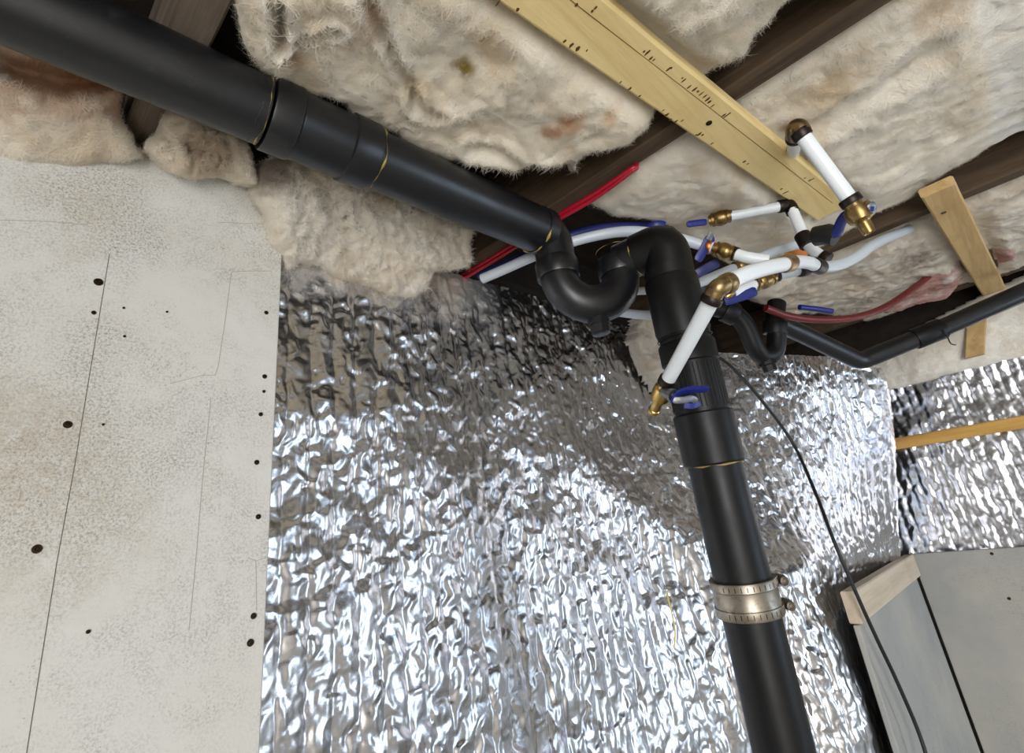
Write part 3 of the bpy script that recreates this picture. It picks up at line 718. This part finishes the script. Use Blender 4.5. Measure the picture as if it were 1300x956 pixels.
# W1: the nearest line, hanging pipe with a drain valve at its end
w1 = thing('water_pipe', 'white water pipe hanging from a bronze elbow to a brass valve with blue lever', 'water pipe', dep(850, 500, .80))
tube('pipe', [dep(904, 379, .662), dep(847, 484, .80)], RP, MT['pex'], w1, 24)
tube('elbow', spline([dep(903, 381, .662), dep(908, 370, .658), dep(914, 364, .656), dep(926, 359, .664)], 6), RP + .0012, MT['bronze'], w1, 20)
crimp(w1, (901, 385, .664), (905.5, 376, .66)); crimp(w1, (919, 362, .66), (928, 358, .666), 'bronze')
pipe(w1, [(918, 362, .66), (945, 349, .69), (970, 341, .73), (995, 335.5, .78)])
crimp(w1, (995, 335.5, .78), (1004, 333.5, .80), 'bronze')
pipe(w1, [(1003, 333.8, .80), (1016, 332.5, .84), (1028, 334, .88), (1036, 338, .92)])
crimp(w1, (1033, 336, .905), (1042, 339.5, .94))
pipe(w1, [(1041, 339, .94), (1058, 338, .98), (1076, 332, 1.02), (1092, 323, 1.06), (1104, 314, 1.10), (1122, 304, 1.18), (1140, 297, 1.28), (1160, 288, 1.42)], 'pex_grey')
crimp(w1, (849, 480, .796), (845, 488, .804))
p0, p1 = dep(846, 486, .803), dep(829, 524, .85)
lathe('valve_body', p0, p1, [(0, .010), (0, .0115), (.14, .0115), (.16, .0145), (.30, .0155), (.48, .0145), (.52, .011), (.60, .010), (.62, .0085), (.86, .0080), (.88, .0095), (.97, .0092), (1, .007), (.9, .004)], MT['brass_new'], w1, 20)
q0, q1 = dep(842, 497, .80), dep(857, 503, .775); lathe('valve_stem', q0, q1, [(0, .008), (.6, .008), (.6, .010), (.9, .010), (.9, .004), (1, .004)], MT['zinc'], w1, 10)
lever(w1, [(853, 511, .775), (857, 503, .772), (866, 497, .775), (880, 494.5, .78), (899, 494, .785)], .015, .003, 'blue', side=unit(cr_fwd * .8 - vz * .6))
lever(w1, [(854, 508, .77), (866, 508, .77), (878, 506, .775), (884, 510, .78)], .010, .003, 'zinc', name='handle_plate')
lever(w1, [(868, 514, .78), (878, 515, .78), (887, 512, .785)], .010, .006, 'blue')

# W2: long curved line behind the trap
w2 = thing('water_pipe', 'long grey-white water pipe arching behind the trap to a brass valve', 'water pipe', dep(800, 300, 1.08))
pipe(w2, [(612, 354, 1.13), (640, 342, 1.11), (676, 326, 1.09), (723, 308, 1.08), (768, 297, 1.07), (806, 294, 1.05), (850, 300, 1.03), (897, 313, 1.01)], 'pex_grey')
crimp(w2, (896, 312.5, 1.01), (903, 314.5, 1.005), 'copper', name='copper_ring')
pipe(w2, [(902, 314, 1.005), (907, 316, 1.0)], 'pex')
valve_body(w2, (905, 315.5, 1.0), (934, 323, .98))
crimp(w2, (930, 321.5, .985), (935, 323.5, .98))
pipe(w2, [(934, 322.5, .98), (950, 327, .97), (975, 330.5, .96)])
lever(w2, [(906, 301, 1.0), (900, 304, 1.0), (893, 318, 1.0), (885, 331, 1.0)], .017, .004, 'blue')
lever(w2, [(903, 296, 1.0), (899, 305, .998)], .016, .004, 'zinc', name='handle_plate')

# W3: line under the yellow board
w3 = thing('water_pipe', 'white water pipe dropping in a dark elbow under the yellow board end', 'water pipe', dep(1000, 262, 1.1))
valve_body(w3, (900, 281, 1.15), (930, 273, 1.13))
pipe(w3, [(928, 274, 1.13), (960, 268, 1.115), (992, 262, 1.10)])
crimp(w3, (988, 262.5, 1.10), (997, 261, 1.10)); 
tube('elbow', spline([dep(994, 261.5, 1.10), dep(1002, 261, 1.10), dep(1007, 270, 1.09)], 6), RP + .0025, MT['crimp'], w3, 18)
pipe(w3, [(1006, 267, 1.09), (1014, 286, 1.07), (1022, 306, 1.05)])
crimp(w3, (1018, 298, 1.06), (1026, 312, 1.045), 'crimp', RP + .002)
pipe(w3, [(1024, 309, 1.05), (1034, 319, 1.04), (1046, 327, 1.03)])
crimp(w3, (1043, 325, 1.03), (1052, 330, 1.02))
lever(w3, [(897, 282, 1.14), (886, 283, 1.14), (872, 285, 1.14)], .014, .005, 'blue')
lever(w3, [(845, 285, 1.16), (833, 285, 1.16), (821, 290, 1.17)], .016, .005, 'blue')

# W4: lower valve line
w4 = thing('water_pipe', 'short white pipe and brass valve with blue lever behind the nearest white pipe', 'water pipe', dep(960, 360, 1.0))
pipe(w4, [(1020, 342, 1.03), (1000, 346, 1.02), (984, 350, 1.01)], 'pex_grey')
crimp(w4, (1025, 341, 1.03), (1015, 343.5, 1.02)); crimp(w4, (988, 348.5, 1.01), (982, 350.5, 1.01))
valve_body(w4, (984, 350.5, 1.01), (956, 362, 1.0))
pipe(w4, [(958, 361, 1.0), (944, 367, .99), (930, 372, .985)], 'pex')
lever(w4, [(960, 369, .98), (948, 374, .98), (932, 379, .98), (920, 382, .98)], .018, .005, 'blue')
q0, q1 = dep(930, 371, .97), dep(922, 377, .97); lathe('valve_stem', q0, q1, [(0, .006), (.5, .007), (1, .005)], MT['brass_new'], w4, 10)

# W5: the pair of shut-off valves in the shade behind
w5 = thing('water_pipe', 'shaded white pipe with a long navy lever beside the stack', 'water pipe', dep(930, 345, 1.12))
pipe(w5, [(1016, 309, 1.20), (995, 315, 1.18), (976, 322, 1.16), (962, 328, 1.15)], 'pex_grey')
valve_body(w5, (955, 333, 1.12), (930, 342, 1.11))
pipe(w5, [(932, 341, 1.11), (922, 345, 1.10), (905, 352, 1.10), (880, 362, 1.10)], 'pex_grey')
lever(w5, [(912, 333, 1.02), (900, 339, 1.02), (886, 347, 1.02), (874, 354, 1.03)], .018, .005, 'pex_blue')
lever(w5, [(935, 349, 1.09), (928, 352, 1.09), (921, 356, 1.09)], .012, .004, 'blue')
tube('elbow', spline([dep(915, 350, 1.12), dep(900, 360, 1.12), dep(888, 372, 1.12), (dep(905, 385, 1.15))], 5), .018, MT['cable'], w5, 12)
tg = lever(None, [(1026, 319, 1.14), (1012, 322, 1.14), (996, 326, 1.14)], .017, .003, 'tape', name='tape_wrap'); tag(tg, 'orange tape wrapped on the shaded pipe behind the white elbow', 'tape')

# W6: low pipes seen through the trap
w6 = thing('water_pipe', 'grey-white pipe passing low behind the trap bend', 'water pipe', dep(800, 396, 1.25)); pipe(w6, [(740, 378, 1.25), (765, 392, 1.25), (790, 397, 1.24), (822, 400, 1.22), (860, 398, 1.2)], 'pex_grey')
w7 = thing('water_pipe', 'thin grey pipe peeking between trap leg and stack', 'water pipe', dep(806, 370, 1.2)); pipe(w7, [(770, 370, 1.2), (797, 370, 1.2), (820, 369, 1.2), (850, 366, 1.2)], 'pex_grey', .009)

# W8: drop with drain valve at the right
w8 = thing('water_pipe', 'white pipe dropping from an elbow to a brass valve past the yellow board', 'water pipe', dep(1100, 290, .76))
tube('pipe', [dep(1017, 170, .765), dep(1080, 255, .745)], RP, MT['pex'], w8, 24)
crimp(w8, (1014, 166, .766), (1021, 175, .764)); crimp(w8, (1077, 251, .746), (1083, 259, .744), r=RP + .001)
tube('elbow', spline([dep(1009, 172, .79), dep(1009, 164, .775), dep(1014, 162, .768), dep(1019, 169, .764)], 6), RP + .002, MT['bronze'], w8, 18)
crimp(w8, (1009, 170, .79), (1009, 178, .80), r=RP - .0005)
pipe(w8, [(1009, 174, .80), (1008, 186, .90), (1006, 200, 1.04)])
p0, p1 = dep(1081, 257, .744), dep(1104, 296, .73)
lathe('valve_body', p0, p1, [(0, .010), (0, .0125), (.18, .0125), (.2, .016), (.42, .0175), (.58, .015), (.62, .011), (.68, .009), (.90, .0085), (1, .0075), (.9, .004)], MT['brass'], w8, 20)
q0, q1 = dep(1092, 268, .738), dep(1106, 262, .725); lathe('valve_stem', q0, q1, [(0, .008), (.6, .008), (.6, .0105), (.9, .0105), (1, .004)], MT['brass'], w8, 10)
lever(w8, [(1104, 258, .72), (1108, 265, .722), (1108, 272, .73)], .012, .003, 'zinc', name='handle_plate'); lever(w8, [(1107, 262, .72), (1106, 268, .722)], .008, .004, 'blue')
lever(w8, [(1078, 268, .76), (1068, 282, .78), (1062, 300, .80)], .018, .005, 'blue')
tube('dark_stub', [dep(1035, 300, .95), dep(1052, 297, .93), dep(1062, 300, .92)], .018, MT['cable'], w8, 14)  # short black tube left of the valve

# red and blue tubes
def line_thing(name, label, cat, pts, r, mat, per=8, n=12): o = tube(name, spline(pts, per), r, MT[mat], None, n); tag(o, label, cat); return o
line_thing('red_pipe', 'thin bright red pipe along the underside of the brown joist', 'red pipe', [atz(585, 351, .602), atz(640, 318, .604), atz(700, 279, .606), atz(750, 249, .606), atz(799, 216, .607), atz(799, 216, .607) + np.array([.012, -.01, .012]), atz(799, 216, .607) + np.array([.014, -.012, .06])], .0052, 'pex_red')
line_thing('red_pipe', 'second thin red pipe beside the first under the brown joist', 'red pipe', [atz(588, 354, .590), atz(645, 320, .595), atz(705, 281, .597), atz(755, 252, .600), atz(801, 218, .604), atz(801, 218, .604) + np.array([.012, -.008, .014]), atz(801, 218, .604) + np.array([.014, -.010, .06])], .0042, 'pex_red')
line_thing('blue_pipe', 'blue pipe, coloured dark for its shadow, between red pipe and grey pipe', 'blue pipe', [dep(608, 352, 1.18), dep(650, 333, 1.16), dep(700, 308, 1.14), dep(760, 290, 1.15), dep(830, 287, 1.2)], .010, 'pex_blue')
line_thing('blue_pipe', 'thin blue pipe end lying above the dark red pipe', 'blue pipe', [dep(1015, 390, 1.35), dep(1035, 392, 1.36), dep(1056, 395, 1.38)], .007, 'blue')
line_thing('red_pipe', 'dark red pipe curving along the wool at the right', 'red pipe', [dep(972, 391, 1.33), dep(1000, 401, 1.35), dep(1040, 406, 1.38), dep(1085, 403, 1.42), dep(1125, 389, 1.48), dep(1165, 362, 1.58), dep(1198, 335, 1.72)], .0095, 'pex_darkred')
line_thing('black_cable', 'thin black cable trailing down across the foil to the shade-toned corner board', 'cable', [aty(890, 444, .52), aty(903, 450, .515), aty(925, 463, .50), aty(960, 500, .475), aty(1005, 560, .455), aty(1035, 625, .42), aty(1060, 690, .398), aty(1090, 760, .392), aty(1115, 815, .392), aty(1140, 868, .392), aty(1170, 940, .390), aty(1192, 1020, .388)], .0042, 'cable')
line_thing('straw', 'single dry straw stalk stuck to the crinkled foil left of the stack', 'straw', [dep(846, 751, 1.02), dep(852, 775, 1.0), dep(857, 800, .99), dep(856, 824, .98)], .0016, 'straw', n=6)

# ================================================================== insulation wool
def keep_off_boards(P):
    """wool is held up by the strapping boards"""
    rel = P - Z(y0b[0], y0b[1], .597); a = np.abs(rel @ bs) ; t = rel @ bd
    lim = ZC + .621 + np.clip((.085 - a) / .03, 0, 1) * 0
    inside = np.clip((.075 - a) / .033, 0, 1) * ((t > -.1) & (t < 1.64)); inside = inside * inside * (3 - 2 * inside)
    P = P.copy(); P[..., 2] = np.where(P[..., 2] < lim, P[..., 2] + (lim - P[..., 2]) * inside, P[..., 2])
    yc = -.046 - (P[..., 0] - 1.345) * .0464
    inside = np.clip((.075 - np.abs(P[..., 1] - yc)) / .033, 0, 1) * (P[..., 0] > 1.3)
    P[..., 2] = np.where(P[..., 2] < lim, P[..., 2] + (lim - P[..., 2]) * inside, P[..., 2])
    # ... and stays clear of the thick pipe
    rel = P - A; t = rel @ dv; away = rel - t[..., None] * dv; d = np.linalg.norm(away, axis=-1)
    push = np.clip(R3 + .004 - d, 0, None); P = P + away / (d[..., None] + 1e-9) * push[..., None]
    return P
W_A = wool('wool_cream', (247, 240, 226), (228, 208, 176), [
    (atz(722, 152, .6), .028, (214, 164, 110), .75), (atz(700, 165, .6), .018, (206, 150, 96), .6), (atz(770, 142, .6), .022, (222, 182, 132), .6), (atz(586, 90, .6), .018, (150, 126, 20), .9), (atz(590, 85, .6), .006, (70, 54, 10), .9),
    (atz(370, 65, .6), .025, (206, 166, 120), .6), (atz(470, 15, .6), .03, (222, 178, 130), .5), (atz(445, 45, .6), .02, (214, 170, 124), .5), (atz(530, 110, .6), .02, (214, 190, 146), .5)])
W_B = wool('wool_cream_right', (247, 241, 229), (226, 206, 174), [(atz(1070, 115, .6), .06, (214, 190, 152), .5), (atz(1210, 20, .6), .05, (204, 170, 124), .5), (atz(1005, 170, .6), .03, (150, 106, 66), .6)])
W_C = wool('wool_grey_brown', (226, 216, 200), (186, 160, 130), [(atz(1170, 345, .58), .06, (96, 62, 40), .9)])
W_D = wool('wool_left', (246, 239, 226), (222, 200, 164), [(aty(60, 90, .70), .07, (206, 156, 108), .7), (aty(130, 108, .70), .04, (206, 156, 110), .6), (aty(8, 150, .70), .03, (190, 150, 92), .7), (aty(270, 200, .7), .04, (176, 146, 108), .5)])
W_E = wool('wool_clump', (246, 240, 229), (212, 194, 166), [(aty(345, 215, .7), .05, (136, 116, 98), .7), (aty(470, 240, .7), .05, (206, 176, 120), .5)])
W_P = wool('wool_pink', (196, 150, 140), (160, 110, 96), [])

NB = (0, 0, -1.)
ba = wool_pad('insulation_batt', [(268, -60), (285, 10), (305, 70), (322, 98), (360, 125), (400, 138), (432, 142), (440, 158), (470, 176), (500, 185), (520, 196), (560, 214), (600, 218), (640, 222), (690, 222), (722, 212), (728, 226), (712, 236), (735, 228), (742, 204), (770, 196), (800, 190), (815, 180), (838, 160), (842, 145), (870, 134), (905, 108), (935, 80), (950, 78), (975, 40), (1005, 2), px(.728, -.1, .596), px(.728, -.55, .596), px(.13, -.22, .596), px(.13, .2, .596)],
    Z(0, 0, .596), NB, .055, W_A, .0045, .035, .018, 9, 2.0, keep_off_boards, rag=.010,
    folds=((352, -10, 364, 66, .006, .030), (364, 66, 430, 42, .006, .022), (468, 0, 500, 70, .007, .018), (500, 70, 528, 130, .007, .018), (528, 130, 560, 150, .008, .014), (600, 195, 700, 205, .010, .012)))
tag(ba, 'big cream wool batt sagging above the thick black pipe beside the yellow board', 'insulation', 'insulation batts')
tufts(ba, 52000, W_A, .034, 3)
bb = wool_pad('insulation_batt', [px(.785, -.65, .628), px(.785, -.3, .628), (1125, 4), (930, 131), (860, 178), (795, 222), (744, 264), (760, 275), (778, 286), (815, 288), (850, 296), (880, 318), (930, 345), (985, 345), (1030, 322), (1075, 300), (1112, 278), (1160, 258), (1215, 224), (1290, 182), px(1.49, -.4, .628), px(1.49, -.75, .628)],
    Z(0, 0, .628), NB, .045, W_B, .0055, .045, .014, 7, 14.0, keep_off_boards, rag=.005, ridge=.15, sag=.03,
    folds=((970, 190, 1180, 60, .02, .015), (1130, 215, 1300, 130, .02, .015)))
tag(bb, 'broad cream wool batt between the two dark joists at upper right', 'insulation', 'insulation batts')
tufts(bb, 36000, W_B, .034, 4)
bc = wool_pad('insulation_batt', [(940, 372), (985, 350), (1040, 338), (1100, 318), (1140, 306), (1200, 272), (1300, 228), px(1.54, -.45, .622), px(1.54, -.8, .622), px(2.22, -.8, .622), px(2.22, -.3, .622), (1300, 338), (1262, 356), (1190, 372), (1140, 400), (1090, 412), (1040, 404), (985, 398), (950, 390)],
    Z(0, 0, .622), NB, .07, W_C, .006, .05, .022, 8, 24.0, keep_off_boards, rag=.008, sag=.01)
tag(bc, 'greyish wool batt behind the valves and under the short tan board', 'insulation', 'insulation batts')
tufts(bc, 14000, W_C, .034, 5)
bf = wool_pad('insulation_clump', [(326, 236), (338, 212), (372, 196), (420, 205), (470, 225), (520, 250), (570, 270), (607, 286), (606, 312), (603, 332), (592, 345), (560, 350), (545, 372), (520, 384), (480, 372), (440, 362), (405, 344), (385, 340), (378, 350), (362, 347), (350, 325), (342, 296), (336, 270)],
    Z(.50, .715, .55), (0, -.80, -.60), .05, W_E, .0036, .030, .026, 16, 33.0, rag=.010, tear=2.2)
tag(bf, 'torn wool clump hanging over the foil just below the thick black pipe', 'insulation', 'insulation clumps')
tufts(bf, 20000, W_E, .030, 6)
bg_ = wool_pad('insulation_clump', [(182, 186), (200, 170), (215, 132), (240, 138), (285, 162), (318, 178), (328, 205), (330, 238), (312, 236), (296, 228), (270, 228), (245, 230), (225, 222), (200, 205)],
    Z(.17, .712, .57), (0, -.85, -.53), .035, W_D, .0032, .022, .020, 20, 43.0, rag=.008, tear=2.2)
tag(bg_, 'small wool tuft resting on the top corner of the white board', 'insulation', 'insulation clumps')
tufts(bg_, 7000, W_D, .02, 7)
bh = wool_pad('insulation_batt', [(-140, 20), (-60, 10), (0, 30), (60, 60), (120, 85), (155, 96), (156, 150), (172, 180), (190, 200), (165, 212), (130, 214), (90, 222), (45, 222), (0, 214), (-60, 220), (-160, 225)],
    Z(-.05, .716, .57), (0, -.75, -.66), .04, W_D, .004, .028, .018, 12, 53.0, rag=.006, folds=((-20, 80, 130, 112, .012, .03),))
tag(bh, 'orange stained wool batt above the white board at the left edge', 'insulation', 'insulation batts')
tufts(bh, 14000, W_D, .026, 8)
bd_ = wool_pad('insulation_batt', [(1060, 470), (1100, 445), (1140, 425), (1300, 345), (1420, 290), (1700, 160), (1750, 350), (1440, 425), (1300, 456), (1200, 478), (1135, 496), (1080, 500)],
    Z(2.38, 0, .45), (-1., 0, -.12), .04, W_B, .008, .04, .016, 8, 63.0, rag=.006)
tag(bd_, 'wool batt on the end wall between the thin black pipe and far foil', 'insulation', 'insulation batts')
bp = wool_pad('insulation_clump', [(1118, 398), (1140, 380), (1165, 362), (1190, 352), (1218, 338), (1240, 336), (1268, 318), (1295, 316), (1292, 332), (1262, 352), (1235, 352), (1205, 378), (1170, 388), (1140, 400)],
    Z(2.0, 0, .600), NB, .03, W_P, .006, .03, .016, 12, 73.0, keep_off_boards, rag=.010)
tag(bp, 'pink glass wool clump tucked behind the short tan board', 'insulation', 'insulation clumps')
bi = wool_pad('insulation_clump', [(815, 398), (835, 392), (860, 400), (900, 430), (905, 460), (880, 500), (845, 500), (825, 470), (808, 430)], Z(1.30, .66, .42), (-.5, -.8, -.2), .04, W_C, .005, .03, .018, 16, 83.0, rag=.006)  # darker wool material stands in for the shadow behind the stack
tag(bi, 'shaded wool clump showing behind the stack above the foil', 'insulation', 'insulation clumps')
wb = plank('wood_block', dep(1276, 350, 1.80), dep(1330, 326, 1.70), .03, .035, MT['nailer'], None, .003, .001); tag(wb, 'stub of yellow wood at the right edge past the short tan board', 'wood block')
q0, q1 = atx(1237, 452, 2.345), atx(1240, 392, 2.345)
wb = plank('wood_block', q0, q1, .055, .022, MT['strap_short'], None, .003, .001, side=[0, 1, 0], seg=4); tag(wb, 'tan upright wood block on the end wall behind the thin black pipe', 'wood block')

for o in bpy.data.objects:
    if '_base' in o: del o['_base']
